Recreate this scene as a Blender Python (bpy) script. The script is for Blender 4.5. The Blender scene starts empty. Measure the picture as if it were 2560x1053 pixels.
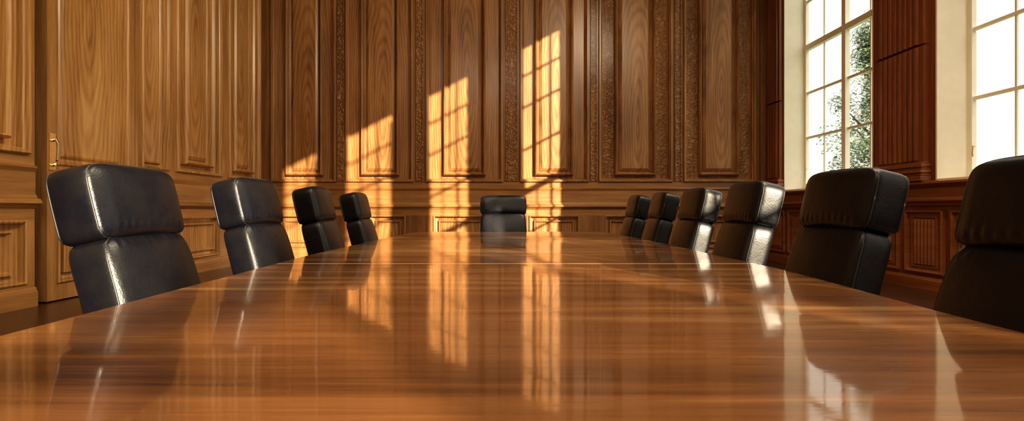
import bpy, bmesh, math, random
from mathutils import Vector, Matrix
random.seed(7)
sc = bpy.context.scene
COL = sc.collection

# ---------------------------------------------------------------- materials
def newmat(name):
    m = bpy.data.materials.new(name); m.use_nodes = True
    nt = m.node_tree
    for n in list(nt.nodes): nt.nodes.remove(n)
    out = nt.nodes.new('ShaderNodeOutputMaterial')
    b = nt.nodes.new('ShaderNodeBsdfPrincipled')
    nt.links.new(b.outputs[0], out.inputs[0])
    return m, nt, b

def math_node(nt, op, a, b=None):
    n = nt.nodes.new('ShaderNodeMath'); n.operation = op
    for i, v in enumerate((a, b)):
        if v is None: continue
        if isinstance(v, (int, float)): n.inputs[i].default_value = v
        else: nt.links.new(v, n.inputs[i])
    return n.outputs[0]

def noise(nt, vec, scale, detail=4, rough=.6, dist=0):
    n = nt.nodes.new('ShaderNodeTexNoise')
    n.inputs['Scale'].default_value = scale; n.inputs['Detail'].default_value = detail
    n.inputs['Roughness'].default_value = rough; n.inputs['Distortion'].default_value = dist
    nt.links.new(vec, n.inputs['Vector'])
    return n.outputs[0]

def ramp(nt, fac, stops):
    r = nt.nodes.new('ShaderNodeValToRGB')
    el = r.color_ramp.elements
    el[0].position, el[0].color = stops[0][0], (*stops[0][1], 1)
    el[1].position, el[1].color = stops[-1][0], (*stops[-1][1], 1)
    for p, c in stops[1:-1]:
        e = el.new(p); e.color = (*c, 1)
    nt.links.new(fac, r.inputs[0])
    return r.outputs[0]

def wood(name, dark, mid, light, rings=.35, freq=130, rough=.35, coat=.22, coatr=.18,
         horiz=False, bump=.12, carved=0., table=False):
    m, nt, b = newmat(name)
    tc = nt.nodes.new('ShaderNodeTexCoord')
    oi = nt.nodes.new('ShaderNodeObjectInfo')
    sp = nt.nodes.new('ShaderNodeSeparateXYZ'); nt.links.new(tc.outputs['Object'], sp.inputs[0])
    if table:
        h = sp.outputs[1]; v = sp.outputs[0]
    else:
        h = math_node(nt, 'ADD', sp.outputs[0], sp.outputs[1]); v = sp.outputs[2]
        if horiz: h, v = v, h
    rnd = math_node(nt, 'MULTIPLY', oi.outputs['Random'], 37.0)
    def comb(kx, kv, off=True):
        c = nt.nodes.new('ShaderNodeCombineXYZ')
        nt.links.new(math_node(nt, 'MULTIPLY', h, kx), c.inputs[0])
        nt.links.new(math_node(nt, 'MULTIPLY', v, kv), c.inputs[1])
        if off: nt.links.new(rnd, c.inputs[2])
        return c.outputs[0]
    fine = noise(nt, comb(70, 2.5), 1.5, 5, .65)
    strk = noise(nt, comb(9, .45), 1.3, 5, .6, .4)
    big = noise(nt, comb(1.6, .5) if not table else comb(1.5, .2), 1.0 if not table else 1.4, 3, .5)
    wob = noise(nt, comb(3.0, .8), 1.2, 3, .5)
    c = nt.nodes.new('ShaderNodeCombineXYZ')
    voff = math_node(nt, 'MULTIPLY', math_node(nt, 'SUBTRACT', oi.outputs['Random'], .5), 2.5)
    nt.links.new(h, c.inputs[0])
    nt.links.new(math_node(nt, 'MULTIPLY', math_node(nt, 'ADD', v, voff), .13), c.inputs[1])
    ln = nt.nodes.new('ShaderNodeVectorMath'); ln.operation = 'LENGTH'
    nt.links.new(c.outputs[0], ln.inputs[0])
    d = math_node(nt, 'ADD', ln.outputs['Value'], math_node(nt, 'MULTIPLY', wob, .10))
    ring = math_node(nt, 'SINE', math_node(nt, 'MULTIPLY', d, freq))
    ring = math_node(nt, 'POWER', math_node(nt, 'ADD', math_node(nt, 'MULTIPLY', ring, .5), .5), .6)
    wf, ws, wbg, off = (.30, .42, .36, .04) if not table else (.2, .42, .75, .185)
    f = math_node(nt, 'MULTIPLY', fine, wf)
    f = math_node(nt, 'ADD', f, math_node(nt, 'MULTIPLY', strk, ws))
    f = math_node(nt, 'ADD', f, math_node(nt, 'MULTIPLY', big, wbg))
    f = math_node(nt, 'ADD', f, math_node(nt, 'MULTIPLY', ring, rings * .3))
    f = math_node(nt, 'SUBTRACT', f, off + rings * .19)
    col = ramp(nt, f, [(.27, dark), (.5, mid), (.74, light)])
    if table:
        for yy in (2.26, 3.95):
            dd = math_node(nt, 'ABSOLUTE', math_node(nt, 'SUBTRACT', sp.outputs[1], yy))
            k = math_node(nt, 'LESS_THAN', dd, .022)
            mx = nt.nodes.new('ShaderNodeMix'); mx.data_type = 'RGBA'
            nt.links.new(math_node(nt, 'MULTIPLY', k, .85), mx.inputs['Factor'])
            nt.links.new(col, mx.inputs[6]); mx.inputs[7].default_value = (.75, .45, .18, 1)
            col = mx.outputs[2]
    nt.links.new(col, b.inputs['Base Color'])
    rr = math_node(nt, 'ADD', math_node(nt, 'MULTIPLY', fine, .2), rough - .1)
    nt.links.new(rr, b.inputs['Roughness'])
    b.inputs['Coat Weight'].default_value = coat
    b.inputs['Coat Roughness'].default_value = coatr
    bp = nt.nodes.new('ShaderNodeBump')
    bp.inputs['Strength'].default_value = bump; bp.inputs['Distance'].default_value = .002
    hgt = math_node(nt, 'ADD', fine, math_node(nt, 'MULTIPLY', ring, rings * .3))
    if carved > 0:
        vo = nt.nodes.new('ShaderNodeTexVoronoi'); vo.feature = 'SMOOTH_F1'
        vo.inputs['Scale'].default_value = 13
        nz = nt.nodes.new('ShaderNodeTexNoise'); nz.inputs['Scale'].default_value = 7
        nt.links.new(tc.outputs['Object'], nz.inputs['Vector'])
        va = nt.nodes.new('ShaderNodeVectorMath'); va.operation = 'MULTIPLY_ADD'
        nt.links.new(nz.outputs['Color'], va.inputs[0]); va.inputs[1].default_value = (.12, .12, .12)
        nt.links.new(tc.outputs['Object'], va.inputs[2]); nt.links.new(va.outputs[0], vo.inputs['Vector'])
        sw = math_node(nt, 'SINE', math_node(nt, 'MULTIPLY', vo.outputs['Distance'], 16))
        hgt = math_node(nt, 'ADD', hgt, math_node(nt, 'MULTIPLY', sw, 3 * carved))
        bp.inputs['Strength'].default_value = .6
        bp.inputs['Distance'].default_value = .007
    nt.links.new(hgt, bp.inputs['Height'])
    nt.links.new(bp.outputs[0], b.inputs['Normal'])
    if table:
        b.inputs['Specular IOR Level'].default_value = .15
        wv = noise(nt, comb(2.2, 2.2, False), 2.0, 2, .5)
        b2 = nt.nodes.new('ShaderNodeBump'); b2.inputs['Strength'].default_value = .15
        b2.inputs['Distance'].default_value = .004
        st = noise(nt, comb(55, 2.0, False), 1.0, 3, .5)
        nt.links.new(math_node(nt, 'ADD', wv, math_node(nt, 'MULTIPLY', st, .09)), b2.inputs['Height'])
        nt.links.new(b2.outputs[0], b.inputs['Coat Normal'])
        sc1 = noise(nt, comb(10, 1.6, False), 3.0, 4, .7)
        nt.links.new(math_node(nt, 'ADD', math_node(nt, 'MULTIPLY', math_node(nt, 'POWER', sc1, 3.), .25), .025), b.inputs['Coat Roughness'])
    return m

def plain(name, color, rough=.5, metal=0, coat=0, nscale=30, var=.08, bump=.05):
    m, nt, b = newmat(name)
    tc = nt.nodes.new('ShaderNodeTexCoord')
    n = noise(nt, tc.outputs['Object'], nscale, 4)
    lo = tuple(max(0, c * (1 - var)) for c in color); hi = tuple(min(1, c * (1 + var)) for c in color)
    nt.links.new(ramp(nt, n, [(.3, lo), (.7, hi)]), b.inputs['Base Color'])
    b.inputs['Roughness'].default_value = rough; b.inputs['Metallic'].default_value = metal
    b.inputs['Coat Weight'].default_value = coat
    bp = nt.nodes.new('ShaderNodeBump'); bp.inputs['Strength'].default_value = bump
    bp.inputs['Distance'].default_value = .003
    nt.links.new(n, bp.inputs['Height']); nt.links.new(bp.outputs[0], b.inputs['Normal'])
    return m

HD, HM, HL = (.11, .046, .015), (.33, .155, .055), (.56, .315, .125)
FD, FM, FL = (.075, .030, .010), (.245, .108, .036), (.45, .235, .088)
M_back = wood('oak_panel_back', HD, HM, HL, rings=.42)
M_backf = wood('oak_frame_back', FD, FM, FL, rings=0)
M_backh = wood('oak_rail_back', FD, (.31, .142, .048), (.54, .29, .11), rings=0, horiz=True)
M_carv = wood('oak_carved', FD, (.28, .125, .041), (.52, .28, .105), rings=0, carved=1.)
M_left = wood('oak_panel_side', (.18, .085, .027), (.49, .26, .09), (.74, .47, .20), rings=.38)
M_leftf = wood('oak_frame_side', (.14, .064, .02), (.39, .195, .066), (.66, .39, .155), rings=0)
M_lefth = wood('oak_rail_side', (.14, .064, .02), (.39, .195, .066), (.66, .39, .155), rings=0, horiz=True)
M_red = wood('mahogany', (.075, .019, .007), (.22, .063, .020), (.39, .14, .048), rings=0, rough=.38)
M_redh = wood('mahogany_rail', (.09, .025, .010), (.27, .092, .03), (.44, .175, .062), rings=0, horiz=True)
M_table = wood('table_veneer', (.06, .022, .009), (.23, .098, .036), (.64, .38, .165), rings=.1, freq=60,  # broad tan streaks: wood figure, also painted-in sun bands
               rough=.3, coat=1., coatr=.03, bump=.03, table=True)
M_tabe = wood('table_edge_wood', (.12, .05, .02), (.42, .21, .08), (.68, .40, .17), rings=0, rough=.25, coat=1, coatr=.05)
M_floor = wood('floor_wood', (.03, .013, .007), (.07, .03, .015), (.12, .055, .027), rings=0, rough=.3)
M_cream = plain('cream_paint', (.86, .79, .63), .45, nscale=8, var=.03)
M_ceil = plain('ceiling_plaster', (.60, .52, .40), .9, nscale=8, var=.03)
M_brass = plain('aged_brass', (.80, .64, .36), .3, metal=1)
M_chrome = plain('polished_steel', (.5, .5, .52), .2, metal=1)
M_dark = plain('dark_gap', (.01, .006, .004), .9)
M_bplast = plain('black_plastic', (.012, .012, .013), .45)
M_pipe = plain('leather_piping', (.035, .033, .032), .4)
M_thread = plain('blocker_siding', (.72, .68, .58), .8, nscale=5)
M_bark = plain('bark', (.10, .07, .045), .9, nscale=20, var=.4, bump=.6)
M_grass = plain('lawn', (.12, .17, .06), .95, nscale=4, var=.4)

def leather():
    m, nt, b = newmat('black_leather')
    tc = nt.nodes.new('ShaderNodeTexCoord'); o = tc.outputs['Object']
    n1 = noise(nt, o, 7, 6, .7)
    nt.links.new(ramp(nt, n1, [(.35, (.0035, .0045, .009)), (.75, (.010, .009, .0095))]), b.inputs['Base Color'])
    r = math_node(nt, 'ADD', math_node(nt, 'MULTIPLY', n1, .32), .18)
    nt.links.new(r, b.inputs['Roughness'])
    b.inputs['Specular IOR Level'].default_value = .40
    vo = nt.nodes.new('ShaderNodeTexVoronoi'); vo.inputs['Scale'].default_value = 220
    nt.links.new(o, vo.inputs['Vector'])
    n2 = noise(nt, o, 12, 2, .5)
    hh = math_node(nt, 'ADD', math_node(nt, 'MULTIPLY', vo.outputs['Distance'], .18), math_node(nt, 'MULTIPLY', n2, 1.0))
    bp = nt.nodes.new('ShaderNodeBump'); bp.inputs['Strength'].default_value = .38
    bp.inputs['Distance'].default_value = .005
    nt.links.new(hh, bp.inputs['Height']); nt.links.new(bp.outputs[0], b.inputs['Normal'])
    return m
M_lea = leather()

def glass():
    m = bpy.data.materials.new('window_glass'); m.use_nodes = True; nt = m.node_tree
    for n in list(nt.nodes): nt.nodes.remove(n)
    o = nt.nodes.new('ShaderNodeOutputMaterial'); mx = nt.nodes.new('ShaderNodeMixShader')
    t = nt.nodes.new('ShaderNodeBsdfTransparent'); g = nt.nodes.new('ShaderNodeBsdfGlossy')
    g.inputs['Roughness'].default_value = .02; mx.inputs[0].default_value = .05
    nt.links.new(t.outputs[0], mx.inputs[1]); nt.links.new(g.outputs[0], mx.inputs[2])
    nt.links.new(mx.outputs[0], o.inputs[0]); return m
M_glass = glass()

def leafmat():
    m, nt, b = newmat('leaves')
    tc = nt.nodes.new('ShaderNodeTexCoord')
    n = noise(nt, tc.outputs['Object'], 3, 4)
    nt.links.new(ramp(nt, n, [(.3, (.05, .085, .03)), (.7, (.20, .25, .11))]), b.inputs['Base Color'])
    b.inputs['Roughness'].default_value = .5
    return m
M_leaf = leafmat()

# ---------------------------------------------------------------- mesh helpers
def mk(name, verts, faces, mats, parent=None, loc=(0, 0, 0), smooth=False, fm=None):
    me = bpy.data.meshes.new(name)
    me.from_pydata(verts, [], faces); me.validate(); me.update()
    if not isinstance(mats, (list, tuple)): mats = [mats]
    for m in mats: me.materials.append(m)
    if fm and len(fm) == len(me.polygons):
        for p, i in zip(me.polygons, fm): p.material_index = i
    if smooth:
        for p in me.polygons: p.use_smooth = True
    ob = bpy.data.objects.new(name, me); COL.objects.link(ob)
    ob.location = loc
    if parent: ob.parent = parent
    return ob

def tag(ob, label, cat, kind=None, group=None):
    ob['label'] = label; ob['category'] = cat
    if kind: ob['kind'] = kind
    if group: ob['group'] = group

def addbox(V, F, x0, x1, y0, y1, z0, z1):
    b = len(V)
    V += [(x0, y0, z0), (x1, y0, z0), (x1, y1, z0), (x0, y1, z0), (x0, y0, z1), (x1, y0, z1), (x1, y1, z1), (x0, y1, z1)]
    F += [(b, b+3, b+2, b+1), (b+4, b+5, b+6, b+7), (b, b+1, b+5, b+4), (b+1, b+2, b+6, b+5), (b+2, b+3, b+7, b+6), (b+3, b, b+4, b+7)]

XL, XR, YB, YN, ZC = -5.0, 5.4, 9.9, -15.0, 7.6
def W_back(u, v, w): return (u, YB - w, v)
def W_left(u, v, w): return (XL + w, u, v)
def W_right(u, v, w): return (XR - w, u, v)

def wbox(V, F, W, u0, u1, v0, v1, w0, w1):
    a = W(u0, v0, w0); b = W(u1, v1, w1)
    addbox(V, F, min(a[0], b[0]), max(a[0], b[0]), min(a[1], b[1]), max(a[1], b[1]), min(a[2], b[2]), max(a[2], b[2]))

def panel(name, W, u0, u1, v0, v1, prof, mats, parent, ringm=None):
    cu, cv = (u0+u1)/2, (v0+v1)/2
    c = Vector(W(cu, cv, 0))
    V, F, fm = [], [], []
    def P(u, v, w): return tuple(Vector(W(u, v, w)) - c)
    for iu, iv, w in prof:
        V += [P(u0+iu, v0+iv, w), P(u1-iu, v0+iv, w), P(u1-iu, v1-iv, w), P(u0+iu, v1-iv, w)]
    for k in range(len(prof)-1):
        a, b = 4*k, 4*(k+1)
        for j in range(4):
            F.append((a+j, a+(j+1) % 4, b+(j+1) % 4, b+j)); fm.append(ringm[k] if ringm else 0)
    a = 4*(len(prof)-1)
    F.append((a, a+1, a+2, a+3)); fm.append(0)
    return mk(name, V, F, mats, parent, c, fm=fm)

def trim(name, W, u0, u1, prof, mat, parent=None):
    V, F = [], []
    for u in (u0, u1):
        for w, z in prof: V.append(W(u, z, w))
    n = len(prof)
    for i in range(n-1): F.append((i, i+1, n+i+1, n+i))
    F.append(tuple(range(n))); F.append(tuple(range(n, 2*n)))
    return mk(name, V, F, mat, parent)

def reeds(V, F, W, u0, u1, v0, v1, w, n, r):
    for k in range(n):
        uc = u0+(k+.5)*(u1-u0)/n; hw = (u1-u0)/n*.5
        b = len(V); S = 6
        for v in (v0, v1):
            for i in range(S+1):
                a = math.pi*i/S
                V.append(W(uc-hw*math.cos(a), v, w+r*math.sin(a)))
        for i in range(S): F.append((b+i, b+i+1, b+S+1+i+1, b+S+1+i))
        F.append(tuple(b+i for i in range(S+1))); F.append(tuple(b+S+1+i for i in range(S+1)))

S0 = .06
DK = 1.45
SH = S0*DK
UP0, UP1 = 1.58, 5.75
LO0, LO1 = .24, .90
def deep(pr): return [(a, b, w*DK) for a, b, w in pr]
def big_prof(s):
    return deep([(0, 0, S0), (0, 0, S0+.022), (.012, .012, S0+.036), (.038, .038, S0+.036), (.05, .05, S0+.012), (.062, .062, S0+.004), (.068, .068, .024), (.09, .09, .004),
            (s-.095, .135, .004), (s-.09, .14, .066), (s-.068, .16, .086), (s-.045, .18, .066), (s-.035, .19, .022), (s, .225, .002), (s+.012, .237, .018), (s+.06, .285, .042)])
def small_prof():
    return deep([(0, 0, S0), (0, 0, S0+.014), (.012, .012, S0+.02), (.028, .028, S0+.014), (.035, .035, .022), (.10, .10, .010), (.105, .105, .050), (.125, .125, .050), (.15, .15, .013), (.16, .16, .013)])
def narrow_prof():
    return deep([(0, 0, S0), (0, 0, S0+.018), (.02, .02, S0+.026), (.035, .035, S0+.006), (.05, .05, .02), (.085, .085, .008), (.09, .09, .03), (.11, .11, .036), (.12, .12, .03)])

def px2u(x, Y=YB): return (x-1258)/1200*Y

# ---------------------------------------------------------------- back wall
def wall_with_panels(name, W, ustart, uend, ups, los, mats, label, prof_up):
    mp, mf, mh = mats
    V, F = [], []
    wbox(V, F, W, ustart, uend, 0, ZC, -.15, 0)
    us = sorted(ups)
    edges = [ustart]+[x for p in us for x in p[:2]]+[uend]
    for i in range(0, len(edges), 2):
        if edges[i+1]-edges[i] > .001: wbox(V, F, W, edges[i], edges[i+1], UP0, UP1, 0, SH)
    wbox(V, F, W, ustart, uend, UP1, ZC, 0, SH)
    wall = mk(name, V, F, mf); tag(wall, label, 'wall', 'structure')
    V, F = [], []
    wbox(V, F, W, ustart, uend, LO1, UP0, 0, SH)
    wbox(V, F, W, ustart, uend, 0, LO0, 0, SH)
    rl = mk('wall_rail', V, F, mh, wall); rl['kind'] = 'structure'
    ls = sorted(los)
    V, F = [], []
    edges = [ustart]+[x for p in ls for x in p[:2]]+[uend]
    for i in range(0, len(edges), 2):
        if edges[i+1]-edges[i] > .001: wbox(V, F, W, edges[i], edges[i+1], LO0, LO1, 0, SH)
    rl = mk('wall_stile', V, F, mf, wall); rl['kind'] = 'structure'
    for p in us:
        u0, u1 = p[:2]
        pr = prof_up(u0, u1)
        rm = None; ms = [mp, M_carv]
        if len(p) > 2 and p[2] == 'c':
            rm = [0]*(len(pr)-1); rm[7] = 1
        o = panel('wall_panel', W, u0, u1, UP0, UP1, pr, ms, wall, rm); o['kind'] = 'structure'
    for u0, u1 in ls:
        o = panel('wall_panel', W, u0, u1, LO0, LO1, small_prof(), [mp], wall); o['kind'] = 'structure'
    return wall

bp_px = [(683, 845), (868, 1036), (1066, 1258), (1299, 1470), (1494, 1677), (1704, 1882)]
ups = []
for i, (a, b) in enumerate(bp_px):
    ups.append((px2u(a), px2u(b), 'c' if i in (4, 5) else ''))
lo_px = [(700, 838), (928, 1016), (1085, 1246), (1322, 1446), (1510, 1662), (1720, 1866)]
los = [(px2u(a), px2u(b)) for a, b in lo_px]
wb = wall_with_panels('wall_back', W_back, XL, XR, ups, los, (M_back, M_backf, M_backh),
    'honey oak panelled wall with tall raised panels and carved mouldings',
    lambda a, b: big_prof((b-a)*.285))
for (a, b, c) in ups:
    s = (b-a)*.285
    V, F = [], []
    def ball(x, z, y, r):
        bb = len(V)
        V.extend([(x, y-r, z), (x-r, y, z), (x, y, z-r), (x+r, y, z), (x, y, z+r)])
        F.extend([(bb, bb+1, bb+2), (bb, bb+2, bb+3), (bb, bb+3, bb+4), (bb, bb+4, bb+1)])
    z = UP0+.2
    while z < 5.6:
        ball(a+s-.02, z, YB-.026, .015); ball(b-s+.02, z, YB-.026, .015); z += .034
    o = mk('bead_moulding', V, F, M_backf, wb, smooth=True); o['kind'] = 'structure'
for xa, xb in ((1043, 1060), (1264, 1293), (1682, 1699), (849, 864), (1474, 1490)):
    V, F = [], []
    wbox(V, F, W_back, px2u(xa), px2u(xb), UP0+.02, 5.9, SH, SH+.02)
    u0, u1 = px2u(xa), px2u(xb)
    wbox(V, F, W_back, u0, u0+.02, UP0+.02, 5.9, SH+.02, SH+.04)
    wbox(V, F, W_back, u1-.02, u1, UP0+.02, 5.9, SH+.02, SH+.04)
    o = mk('carved_strip', V, F, M_carv, wb); o['kind'] = 'structure'

RAIL = [(SH, 1.47), (SH+.02, 1.465), (SH+.035, 1.445), (SH+.02, 1.42), (SH+.008, 1.40), (SH+.008, 1.17), (SH+.02, 1.16), (SH+.025, 1.135), (SH+.06, 1.12), (SH+.08, 1.095), (SH+.08, 1.075), (SH+.035, 1.055), (SH+.015, 1.03), (SH, 1.02)]
BASE = [(SH, .20), (SH+.015, .195), (SH+.02, .17), (SH+.035, .15), (SH+.035, .0), (SH, 0)]
t = trim('trim_1', W_back, XL, XR, RAIL, M_backh); tag(t, 'moulded oak chair rail along panelled wall', 'chair rail', 'structure')
t = trim('baseboard_back', W_back, XL, XR, BASE, M_backh); tag(t, 'oak baseboard under panelled wall', 'baseboard', 'structure')
V, F = [], []
wbox(V, F, W_back, XL+.02, XL+.18, .2, 5.9, SH, .15)
wbox(V, F, W_back, XR-.17, XR-.02, .2, 5.9, SH, .15)
o = mk('corner_post', V, F, M_backf, wb); o['kind'] = 'structure'

# ---------------------------------------------------------------- left wall (with door)
DY0, DY1 = 5.17, 6.40
GAP0 = 5.035
ups = [(6.50, 7.04), (7.18, 8.35), (8.55, 9.66)]
los = [(6.55, 7.00), (7.22, 8.31), (8.60, 9.62)]
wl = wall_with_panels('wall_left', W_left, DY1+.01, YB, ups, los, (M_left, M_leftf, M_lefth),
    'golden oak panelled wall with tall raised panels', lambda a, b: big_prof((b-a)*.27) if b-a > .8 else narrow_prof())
ups, los = [], []
y = 4.96
while y-1.25 > YN+.3:
    ups.append((y-1.25, y)); los.append((y-1.21, y-.02)); y -= 1.42
wl2 = wall_with_panels('wall_left_near', W_left, YN, GAP0, ups, los, (M_left, M_leftf, M_lefth),
    'golden oak panelled wall beside the door', lambda a, b: big_prof(.27))
V, F = [], []
wbox(V, F, W_left, GAP0, DY1+.01, 0, ZC, -.15, -.06)
o = mk('door_recess', V, F, M_dark, wl); o['kind'] = 'structure'
V, F = [], []
wbox(V, F, W_left, GAP0, DY1+.01, 4.4, ZC, -.06, SH)
o = mk('door_header', V, F, M_leftf, wl); o['kind'] = 'structure'
for (a, b, nm, bn) in ((YN, GAP0, 'trim_2', 'baseboard_left'), (DY1+.01, YB-.16, 'trim_3', 'baseboard_left_far')):
    t = trim(nm, W_left, a, b, RAIL, M_lefth); tag(t, 'moulded oak chair rail on the door wall', 'chair rail', 'structure')
    t = trim(bn, W_left, a, b, BASE, M_lefth); tag(t, 'oak baseboard on the door wall', 'baseboard', 'structure')
V, F = [], []
wbox(V, F, W_left, DY0, DY1, .015, 4.38, -.04, 0)
for (a, b, c, d) in ((DY0, DY0+.11, .015, 4.38), (DY1-.11, DY1, .015, 4.38), (DY0+.11, DY1-.11, .015, .2), (DY0+.11, DY1-.11, .95, 1.5), (DY0+.11, DY1-.11, 4.2, 4.38)):
    wbox(V, F, W_left, a, b, c, d, 0, SH)
door = mk('door_1', V, F, M_leftf); tag(door, 'tall golden oak door with raised panels and brass handle', 'door', 'structure')
panel('door_panel', W_left, DY0+.11, DY1-.11, 1.5, 4.2, deep([(0, 0, S0), (0, 0, S0+.01), (.015, .015, S0+.018), (.03, .03, S0+.005), (.05, .05, .010), (.08, .08, .010), (.11, .11, .03), (.13, .13, .035)]), [M_left], door)
panel('door_panel', W_left, DY0+.11, DY1-.11, .2, .95, small_prof(), [M_left], door)
def tube(pts, rad, seg=10):
    V, F = [], []
    n = len(pts)
    for i, p in enumerate(pts):
        p = Vector(p)
        a = Vector(pts[max(i-1, 0)]); b = Vector(pts[min(i+1, n-1)])
        t = (b-a).normalized()
        up = Vector((0, 0, 1)) if abs(t.z) < .9 else Vector((1, 0, 0))
        s = t.cross(up).normalized(); q = t.cross(s)
        r = rad[i] if isinstance(rad, (list, tuple)) else rad
        for k in range(seg):
            an = 2*math.pi*k/seg
            V.append(tuple(p+s*r*math.cos(an)+q*r*math.sin(an)))
    for i in range(n-1):
        for k in range(seg):
            F.append((i*seg+k, i*seg+(k+1) % seg, (i+1)*seg+(k+1) % seg, (i+1)*seg+k))
    F.append(tuple(range(seg))); F.append(tuple(range((n-1)*seg, n*seg)))
    return V, F
V, F = [], []
wbox(V, F, W_left, DY0+.015, DY0+.085, 1.44, 1.84, SH, SH+.014)
hx = XL+SH
V2, F2 = tube([(hx+.01, DY0+.05, 1.76), (hx+.05, DY0+.05, 1.77), (hx+.07, DY0+.05, 1.73), (hx+.065, DY0+.05, 1.62), (hx+.06, DY0+.05, 1.55), (hx+.04, DY0+.05, 1.50), (hx+.01, DY0+.05, 1.49)],
              [.016, .016, .016, .013, .014, .016, .016])
F += [tuple(i+len(V) for i in f) for f in F2]; V += V2
h = mk('door_handle', V, F, M_brass, door); h['label'] = 'aged brass pull handle on backplate'

# ---------------------------------------------------------------- right wall with windows
OPEN = [(7.0, 9.23), (3.76, 5.99), (.78, 2.78), (-2.45, -.38), (-5.3, -2.95), (-7.4, -5.55), (-11.1, -8.5), (-14.3, -11.9)]
SILL, HEAD, THK = 1.35, 7.15, .46
HEADS = [HEAD]*6+[4.9, 4.9]
V, F = [], []
wbox(V, F, W_right, YN, YB, 0, SILL, -THK, 0)
wbox(V, F, W_right, YN, YB, HEAD, ZC, -THK, 0)
edges = [YB]+[e for (a, b) in OPEN for e in (b, a)]+[YN]
piers = []
for i in range(0, len(edges), 2):
    hi, lo = edges[i], edges[i+1]
    wbox(V, F, W_right, lo, hi, SILL, HEAD, -THK, 0); piers.append((lo, hi))
for (a, b), hd in zip(OPEN, HEADS):
    if hd < HEAD: wbox(V, F, W_right, a, b, hd, HEAD, -THK, 0)
wr = mk('wall_right', V, F, M_red); tag(wr, 'dark mahogany wall with tall windows between fluted piers', 'wall', 'structure')
for (lo, hi) in piers:
    m = .10 if hi-lo > .8 else .03
    a, b = lo+m, hi-m-.02
    if hi > 9.8: b = hi-.16
    V, F = [], []
    wbox(V, F, W_right, a, b, 1.62, 3.10, 0, .07)
    wbox(V, F, W_right, a, b, 3.125, 6.7, 0, .07)
    wbox(V, F, W_right, a+.01, b-.01, 3.10, 3.125, 0, .04)
    nr = max(4, int((b-a-.14)/.075))
    reeds(V, F, W_right, a+.07, b-.07, 1.64, 3.095, .07, nr, .028)
    reeds(V, F, W_right, a+.07, b-.07, 3.13, 6.6, .07, nr, .028)
    o = mk('fluted_pilaster', V, F, M_red, wr); o['kind'] = 'structure'
    V, F = [], []
    zs = [(1.37, 1.44, .15), (1.44, 1.475, .125), (1.475, 1.52, .14), (1.52, 1.55, .11), (1.55, 1.60, .12), (1.60, 1.62, .095)]
    for z0, z1, w in zs: wbox(V, F, W_right, a-(w-.07)*.6, b+(w-.07)*.6 if hi < 9.8 else b, z0, z1, 0, w)
    o = mk('pilaster_base', V, F, M_redh, wr); o['kind'] = 'structure'
    o.modifiers.new('bev', 'BEVEL').width = .008
SILLP = [(0, 1.375), (.10, 1.37), (.13, 1.36), (.135, 1.335), (.115, 1.315), (.085, 1.30), (.06, 1.28), (.06, 1.18), (.075, 1.17), (.09, 1.14), (.09, 1.12), (.06, 1.09), (.05, 1.06), (0, 1.05)]
t = trim('trim_4', W_right, YN, YB-.15, SILLP, M_redh); tag(t, 'moulded mahogany sill rail beneath the windows', 'chair rail', 'structure')
t = trim('baseboard_right', W_right, YN, YB-.13, [(0, .16), (.04, .155), (.05, .13), (.07, .12), (.07, 0), (0, 0)], M_redh); tag(t, 'mahogany baseboard under the windows', 'baseboard', 'structure')
yy = 9.72
while yy > -3:
    u1 = yy; u0 = yy-.56
    o = panel('wall_panel', W_right, u0, u1, .2, 1.0, [(0, 0, 0), (0, 0, .04), (.015, .015, .05), (.03, .03, .04), (.04, .04, .006), (.09, .07, .006), (.095, .075, .026), (.11, .09, .026), (.12, .10, .004)], [M_redh], wr); o['kind'] = 'structure'
    V, F = [], []
    reeds(V, F, W_right, u0+.125, u1-.125, .31, .89, .004, 6, .032)
    o = mk('reeded_infill', V, F, M_redh, wr); o['kind'] = 'structure'
    yy -= .66

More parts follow.
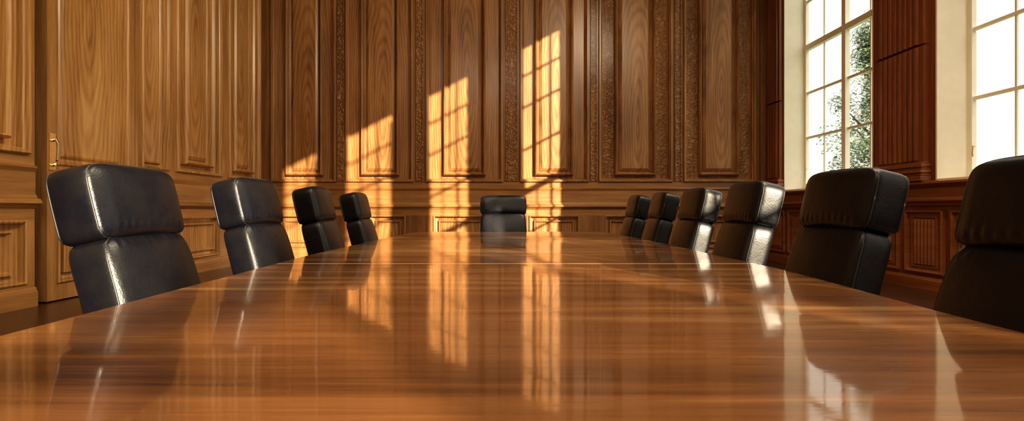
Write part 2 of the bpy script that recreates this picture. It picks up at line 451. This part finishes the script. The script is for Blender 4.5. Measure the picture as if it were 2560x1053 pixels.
for i, (a, b) in enumerate(OPEN):
    HD_ = HEADS[i]
    V, F = [], []
    L = .02
    x0, x1 = XR-.005, XR+THK
    addbox(V, F, x0, x1, b-L, b, SILL, HD_)
    addbox(V, F, x0, x1, a, a+L, SILL, HD_)
    addbox(V, F, x0, x1, a+L, b-L, HD_-L, HD_)
    addbox(V, F, x0-.0, x1+.05, a+L, b-L, SILL+.026, SILL+.045)
    w = mk('window_%d' % (i+1), V, F, M_cream)
    tag(w, 'tall cream-painted casement window with small panes and deep reveal', 'window', 'structure')
    V, F = [], []
    xa, xb = XR+.37, XR+.43
    y0, y1 = a+L, b-L
    fr = .06
    mh_ = .045 if i < 2 else .018
    addbox(V, F, xa, xb, y0, y0+fr, SILL+.045, HD_-L); addbox(V, F, xa, xb, y1-fr, y1, SILL+.045, HD_-L)
    addbox(V, F, xa, xb, y0+fr, y1-fr, SILL+.045, SILL+.16); addbox(V, F, xa, xb, y0+fr, y1-fr, HD_-L-fr, HD_-L)
    ym = (y0+y1)/2
    addbox(V, F, xa-.02 if i < 2 else xa+.01, xb if i < 2 else xb-.01, ym-mh_, ym+mh_, SILL+.16, HD_-L-fr)
    addbox(V, F, xa-.02, xb, y0+fr, ym-mh_, 4.04, 4.14); addbox(V, F, xa-.02, xb, ym+mh_, y1-fr, 4.04, 4.14)
    for q in (.25, .75):
        yc = y0+(y1-y0)*q
        addbox(V, F, xa+.02, xb-.02, yc-.011, yc+.011, SILL+.16, HD_-L-fr)
    for z in (2.38, 3.23, 4.97, 5.85, 6.5):
        if z > HD_: continue
        addbox(V, F, xa+.012, xb-.012, y0+fr, ym-mh_, z-.02, z+.02)
        addbox(V, F, xa+.012, xb-.012, ym+mh_, y1-fr, z-.02, z+.02)
    o = mk('window_frame', V, F, M_cream, w)
    V = [(XR+.40, y0, SILL+.05), (XR+.40, y1, SILL+.05), (XR+.40, y1, HD_-.03), (XR+.40, y0, HD_-.03)]
    mk('window_pane', V, [(0, 1, 2, 3)], M_glass, w)
    V, F = tube([(XR+.355, b-.13, 1.78), (XR+.335, b-.13, 1.79), (XR+.33, b-.13, 1.70), (XR+.335, b-.13, 1.66)], .009, 8)
    o = mk('window_latch', V, F, M_brass, w)

# ---------------------------------------------------------------- floor, ceiling, rear wall
V, F = [], []
addbox(V, F, XL-.15, XR+THK, YN-.15, YB+.15, -.1, 0)
fl = mk('floor', V, F, M_floor); tag(fl, 'dark polished hardwood floor', 'floor', 'structure')
V, F = [], []
addbox(V, F, XL-.15, XR+THK, YN-.15, YB+.15, ZC, ZC+.1)
ce = mk('ceiling', V, F, M_ceil); tag(ce, 'pale plaster ceiling', 'ceiling', 'structure')
V, F = [], []
addbox(V, F, XL-.15, XR+THK, YN-.15, YN, 0, ZC)
x = XL+.3
while x < XR-1.5:
    addbox(V, F, x, x+.08, YN, YN+.03, 1.6, 5.8); addbox(V, F, x+1.2, x+1.28, YN, YN+.03, 1.6, 5.8)
    addbox(V, F, x+.08, x+1.2, YN, YN+.03, 1.6, 1.68); addbox(V, F, x+.08, x+1.2, YN, YN+.03, 5.72, 5.8)
    x += 1.6
rw = mk('wall_front', V, F, M_backf); tag(rw, 'oak panelled end wall', 'wall', 'structure')

# ---------------------------------------------------------------- outside
g = mk('ground', [(5.86, -60, -.6), (80, -60, -.6), (80, 90, -.6), (5.86, 90, -.6)], [(0, 1, 2, 3)], M_grass); tag(g, 'lawn outside the windows', 'lawn', 'structure')
V, F = [], []
addbox(V, F, 9.0, 9.4, -1.5, 4.4, -.6, 11.5)  # unseen wall added to keep sun out of the two far windows
for k in range(26): addbox(V, F, 8.98, 9.0, -1.5, 4.4, -.4+k*.44, -.05+k*.44)
an = mk('sun_blocker_wall', V, F, M_thread); tag(an, 'unseen pale clapboard wall added outside to block the sun', 'building', 'structure')
def tree(loc, H, R, n, seed):
    rnd = random.Random(seed)
    e = bpy.data.objects.new('tree', None); COL.objects.link(e); e.location = loc
    tag(e, 'leafy green tree outside the window', 'tree')
    V, F = tube([(0, 0, 0), (.05, 0, H*.3), (-.05, .08, H*.55), (0, 0, H*.8)], [.2, .16, .12, .05])
    for k in range(7):
        an = k*.9; z = H*(.3+.06*k)
        V2, F2 = tube([(0, 0, z), (math.cos(an)*R*.4, math.sin(an)*R*.4, z+.5), (math.cos(an)*R*.75, math.sin(an)*R*.75, z+1.1)], [.07, .045, .015], 6)
        F += [tuple(i+len(V) for i in f) for f in F2]; V += V2
    mk('trunk', V, F, M_bark, e, smooth=True)
    V, F = [], []
    cl = []
    for k in range(60):
        a = rnd.uniform(0, 6.28); rr = R*math.sqrt(rnd.random()); z = rnd.uniform(.12, 1)*H
        rr *= math.sin(math.pi*min(1, .25+.7*(z/H)))+.15
        cl.append((math.cos(a)*rr, math.sin(a)*rr, z, rnd.uniform(.35, .8)))
    for k in range(n):
        c = rnd.choice(cl)
        d = Vector((rnd.gauss(0, 1), rnd.gauss(0, 1), rnd.gauss(0, 1))).normalized()*c[3]*rnd.random()**.4
        p = Vector(c[:3])+d
        s = rnd.uniform(.035, .075)
        q = Vector((rnd.gauss(0, 1), rnd.gauss(0, 1), rnd.gauss(0, 1))).normalized()
        r = q.orthogonal().normalized()
        b = len(V)
        V += [tuple(p-q*s), tuple(p+r*s*.5), tuple(p+q*s), tuple(p-r*s*.5)]; F.append((b, b+1, b+2, b+3))
    f = mk('foliage', V, F, M_leaf, e); f['kind'] = 'stuff'
tree((13.4, 17.0, -.6), 8.4, 1.25, 32000, 3)

# ---------------------------------------------------------------- table
TZ = .75
def interp(pts, y):
    for (a, xa), (b, xb) in zip(pts, pts[1:]):
        if y <= b:
            t = (y-a)/(b-a); t = t*t*(3-2*t)*.5+t*.5
            return xa+(xb-xa)*t
    return pts[-1][1]
Lp = [(-1.6, -.86), (1.0, -1.01), (1.7, -1.045), (2.65, -1.09), (4.0, -1.08), (5.7, -1.03)]
Rp = [(-1.6, .86), (1.0, 1.07), (2.1, 1.19), (3.7, 1.22), (4.6, 1.22), (5.7, 1.16)]
TE, TS, CR = 5.65, -1.5, .22
def outline(off):
    pts = []
    ys = [TS+CR+i*(TE-TS-2*CR)/40 for i in range(41)]
    for y in ys: pts.append((interp(Rp, y)-off, y))
    x = interp(Rp, TE-CR)-off
    for k in range(1, 9):
        a = math.pi/2*k/8
        pts.append((x-CR*(1-math.cos(a)), TE-CR+(CR-off)*math.sin(a)))
    x = interp(Lp, TE-CR)+off
    for k in range(0, 9):
        a = math.pi/2*(1-k/8)
        pts.append((x+CR*(1-math.cos(a)), TE-CR+(CR-off)*math.sin(a)))
    for y in reversed(ys[:-1]): pts.append((interp(Lp, y)+off, y))
    x = interp(Lp, TS+CR)+off
    for k in range(1, 9):
        a = math.pi/2*k/8
        pts.append((x+CR*(1-math.cos(a)), TS+CR-(CR-off)*math.sin(a)))
    x = interp(Rp, TS+CR)-off
    for k in range(0, 8):
        a = math.pi/2*(1-k/8)
        pts.append((x-CR*(1-math.cos(a)), TS+CR-(CR-off)*math.sin(a)))
    return pts
table = bpy.data.objects.new('conference_table', None); COL.objects.link(table)
tag(table, 'long glossy walnut conference table reflecting the room', 'table')
prof = [(.0065, TZ), (.002, TZ-.002), (0, TZ-.007), (0, TZ-.03), (.006, TZ-.034), (.006, TZ-.04), (.0, TZ-.044), (.004, TZ-.055), (.03, TZ-.062)]
V, F, fm = [], [], []
loops = [outline(o) for o, z in prof]
n = len(loops[0])
for lp, (o, z) in zip(loops, prof): V += [(x, y, z) for x, y in lp]
F.append(tuple(range(n))); fm.append(0)
for k in range(len(prof)-1):
    for j in range(n):
        F.append((k*n+j, k*n+(j+1) % n, (k+1)*n+(j+1) % n, (k+1)*n+j)); fm.append(1)
F.append(tuple(reversed(range((len(prof)-1)*n, len(prof)*n)))); fm.append(1)
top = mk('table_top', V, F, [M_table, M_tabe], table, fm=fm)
for yc in (-.7, 1.5, 3.4, 5.0):
    V, F = [], []
    addbox(V, F, -.36, .46, yc-.16, yc+.16, 0, .06)
    addbox(V, F, -.28, .38, yc-.09, yc+.09, .06, .62)
    addbox(V, F, -.4, .5, yc-.16, yc+.16, .62, TZ-.0625)
    o = mk('pedestal', V, F, M_tabe, table); o.modifiers.new('b', 'BEVEL').width = .01

# ---------------------------------------------------------------- chairs
def cushion(W, T, H, r, nexp=5, bulge=.02, bulgeb=.01, wr=0., taper=0., N=30, M=10, lumbar=0., wtop=0.):
    key = {}; V = []; F = []
    def g(i, n):
        t = -1+2*i/n
        return math.sin(t*math.pi/2)*.55+t*.45
    def vid(a, b, c):
        k = (round(a, 5), round(b, 5), round(c, 5))
        if k in key: return key[k]
        xs, y, z = a, b, c
        m = max(abs(y), abs(z))
        if m > 1e-6:
            s = m/((abs(y)**nexp+abs(z)**nexp)**(1/nexp))
            s = s if z > 0 else (m/((abs(y)**(nexp+3)+abs(z)**(nexp+3))**(1/(nexp+3))))
        else: s = 1
        qy, qz = y*s, z*s
        aa = abs(xs)*T/2-(T/2-r); R = min(W, H)/2
        bb = (m-1)*R+r
        X = abs(xs)*T/2; sc_ = 1.
        if aa > 0 and bb > 0:
            L = math.hypot(aa, bb); mx = max(aa, bb)
            X = T/2-r+aa*mx/L; sc_ = 1+((bb*mx/L)-r-(m-1)*R)/R*1.0
        X = math.copysign(X, xs) if xs else 0
        py = qy*W/2; pz = qz*H/2
        if m > 1e-6:
            d = math.hypot(py, pz); dd = (sc_-1)*R
            py -= -dd*py/d; pz -= -dd*pz/d
        fall = max(0, 1-qy*qy)*max(0, 1-qz**4)
        if xs > 0: X += bulge*fall*abs(xs)
        else: X -= bulgeb*fall*abs(xs)
        if lumbar: X += lumbar*math.cos(qz*1.6)
        if wr and xs > 0:
            X += wr*math.sin(qy*38+2*math.sin(qz*3))*math.exp(-((qz+.78)/.22)**2)*(1-abs(qy)**4)
        if wtop and xs > 0:
            X += wtop*math.sin(qy*38+1)*math.exp(-((qz-.92)/.07)**2)*(1-abs(qy)**4)
        pz += .005*(1-qy*qy)*max(0, qz)
        py *= 1+.012*(1-qz*qz)
        py *= 1+taper*(-qz)*.5
        key[k] = len(V); V.append((X, py, pz)); return key[k]
    def quad(fn, n1, n2):
        for i in range(n1):
            for j in range(n2):
                F.append((fn(i, j), fn(i+1, j), fn(i+1, j+1), fn(i, j+1)))
    for sgn in (1, -1):
        quad(lambda i, j: vid(sgn, g(i, N)*sgn, g(j, N)), N, N)
        quad(lambda i, j: vid(g(i, M)*-sgn, sgn, g(j, N)), M, N)
        quad(lambda i, j: vid(g(i, M)*sgn, g(j, N), sgn), M, N)
    return V, F

def piping(W, H, x, nexp, taper, rad=.0035, inset=.004, lumbar=0.):
    pts = []
    NN = 80
    for k in range(NN+1):
        a = 2*math.pi*k/NN
        y, z = math.cos(a), math.sin(a)
        ne = nexp if z > 0 else nexp+3
        s = 1/((abs(y)**ne+abs(z)**ne)**(1/ne))
        qy, qz = y*s, z*s
        pts.append((x+lumbar*math.cos(qz*1.6), qy*(W/2-inset)*(1+taper*(-qz)*.5)*(1+.012*(1-qz*qz)), qz*(H/2-inset)+.005*(1-qy*qy)*max(0, qz)))
    return tube(pts, rad, 6)

LEAN = math.radians(13)
def build_chair(W, wr=.0045):
    e = bpy.data.objects.new('office_chair', None); COL.objects.link(e)
    parts = []
    piv = Vector((-.20, 0, .47)); dr = Vector((-math.sin(LEAN), 0, math.cos(LEAN)))
    rot = (0, -LEAN, 0)
    def put(nm, V, F, m, loc, ro=(0, 0, 0), smooth=True, sub=True):
        o = mk(nm, V, F, m, e, loc, smooth); o.rotation_euler = ro
        if sub:
            s = o.modifiers.new('s', 'SUBSURF'); s.levels = 1; s.render_levels = 1
        parts.append(o); return o
    HH = .230
    V, F = cushion(W, .145, HH, .034, 6.5, .012, .010, wr=wr)
    hd = put('headrest', V, F, M_lea, piv+dr*(.461+HH/2)+Vector((.0, 0, 0)), rot)
    for sx in (.054, -.054):
        V, F = piping(W, HH, sx, 6.5, 0, rad=.003, inset=.0045); o = mk('piping', V, F, M_pipe, hd, (0, 0, 0), True); parts.append(o)
    V, F = cushion(W*1.0, .130, .475, .032, 9, .018, .012, wr=0, wtop=wr*.7, taper=.06, lumbar=.012)
    bk = put('backrest', V, F, M_lea, piv+dr*.236, rot)
    V, F = piping(W*1.0, .475, .048, 9, .06, rad=.003, inset=.0045, lumbar=.012); o = mk('piping', V, F, M_pipe, bk, (0, 0, 0), True); parts.append(o)
    V, F = cushion(W*1.12, .48, .10, .035, 6, 0, 0)
    put('seat', V, F, M_lea, (.03, 0, .445))
    V, F = tube([(0, 0, .10), (0, 0, .25), (0, 0, .251), (0, 0, .395)], [.028, .028, .02, .02], 14)
    put('gas_lift', V, F, M_chrome, (0, 0, 0), sub=False)
    V, F = [], []
    addbox(V, F, -.1, .1, -.09, .09, .375, .40)
    put('seat_plate', V, F, M_bplast, (0, 0, 0), smooth=False, sub=False)
    V, F = [], []
    for k in range(5):
        a = k*2*math.pi/5+.3; c, s = math.cos(a), math.sin(a)
        V2, F2 = tube([(c*.02, s*.02, .115), (c*.15, s*.15, .10), (c*.28, s*.28, .075)], [.024, .02, .014], 8)
        F += [tuple(i+len(V) for i in f) for f in F2]; V += V2
    put('star_base', V, F, M_chrome, (0, 0, 0), sub=False)
    for k in range(5):
        a = k*2*math.pi/5+.3; c, s = math.cos(a), math.sin(a)
        V, F = tube([(c*.28-s*.02, s*.28+c*.02, .032), (c*.28-s*.0199, s*.28+c*.0199, .032), (c*.28+s*.02, s*.28-c*.02, .032)], [.03, .032, .03], 14)
        put('caster', V, F, M_bplast, (0, 0, 0), sub=False)
    return e, parts

def copy_chair(e, parts):
    ne = e.copy(); COL.objects.link(ne)
    mp = {e: ne}
    for p in parts:
        q = p.copy(); COL.objects.link(q); mp[p] = q
    for p in parts: mp[p].parent = mp[p.parent]
    return ne, [mp[p] for p in parts]

base, parts = build_chair(.38)
LY_ = [1.53, 2.34, 3.20, 4.05]
RY_ = [1.07, 1.84, 2.63, 3.37, 4.15, 4.88]
ZS = [.985, 1, 1, .995, .975, 1, 1, 1, 1, 1]
yaws = [.05, -.03, .04, 0, -.05, .03, 0, .04, -.02, .02]
first = True; k = 0
for side, ys in ((-1, LY_), (1, RY_)):
    for y in ys:
        if first: e = base; first = False
        else: e, _ = copy_chair(base, parts)
        edge = interp(Lp if side < 0 else Rp, y)
        x = edge-side*.165
        e.location = (x, y, 0)
        e.scale = (1, 1, ZS[k])
        e.rotation_euler = (0, 0, (0 if side < 0 else math.pi)+yaws[k]*.8); k += 1
        e['label'] = 'black leather high-back conference chair with padded headrest'
        e['category'] = 'chair'; e['group'] = 'conference chairs around the table'
e, p2 = build_chair(.56, wr=0.)
e.location = (.0, TE+.14, 0); e.rotation_euler = (0, 0, -math.pi/2); e.scale = (1.0, 1.04, 1.03)
e['label'] = 'black leather conference chair at the head of the table'
e['category'] = 'chair'; e['group'] = 'conference chairs around the table'

# ---------------------------------------------------------------- lights
def light(name, typ, loc, d, **kw):
    l = bpy.data.lights.new(name, typ)
    for k_, v_ in kw.items(): setattr(l, k_, v_)
    o = bpy.data.objects.new(name, l); COL.objects.link(o); o.location = loc
    o.rotation_euler = Vector(d).to_track_quat('-Z', 'Y').to_euler()
    return o
light('sun', 'SUN', (20, -20, 15), (-.6, 1, -.305), energy=12.5, color=(1, .84, .60), angle=math.radians(.4))
for i, (a, b) in enumerate(OPEN):
    H_ = HEADS[i]
    o = light('sky_portal', 'AREA', (XR+.47, (a+b)/2, (SILL+H_)/2), (-1, 0, 0), shape='RECTANGLE', size=b-a, size_y=H_-SILL)
    o.rotation_euler = (math.pi/2, 0, math.pi/2)
    o.data.cycles.is_portal = True
light('fill_light', 'AREA', (-.5, -2.5, 7.4), (0, .3, -1), shape='RECTANGLE', size=5, size_y=4, energy=310, color=(1, .87, .68))  # added fill light for the whole room, no visible fixture
light('fill_light', 'AREA', (3.0, 2.2, 7.3), (-1, .05, -.85), shape='RECTANGLE', size=3.4, size_y=2.6, energy=560, color=(1, .84, .60))  # added warm fill to brighten the left and back walls

w = bpy.data.worlds.new('World'); sc.world = w; w.use_nodes = True
nt = w.node_tree
bg = nt.nodes['Background']
tc = nt.nodes.new('ShaderNodeTexCoord')
sp = nt.nodes.new('ShaderNodeSeparateXYZ'); nt.links.new(tc.outputs['Generated'], sp.inputs[0])
c = ramp(nt, sp.outputs[2], [(0.0, (1.0, .93, .76)), (.45, (1.0, .93, .78)), (.9, (.62, .76, 1.0))])
nt.links.new(c, bg.inputs[0])
st = ramp(nt, sp.outputs[2], [(0.0, (.25, .25, .25)), (.35, (.31, .31, .31)), (.7, (1, 1, 1))])
nt.links.new(math_node(nt, 'MULTIPLY', st, 4.2), bg.inputs[1])

# ---------------------------------------------------------------- camera
cam = bpy.data.cameras.new('camera'); co = bpy.data.objects.new('camera', cam); COL.objects.link(co)
co.location = (0, 0, 1.0); co.rotation_euler = (math.pi/2, 0, 0)
cam.sensor_width = 36; cam.lens = 36*1200/2560; cam.shift_x = 22/2560; cam.clip_start = .02
sc.camera = co
sc.view_settings.view_transform = 'Standard'
try:
    sc.view_settings.look = 'Medium High Contrast'
except Exception as ex:
    print('look', ex)
sc.view_settings.exposure = 0.18
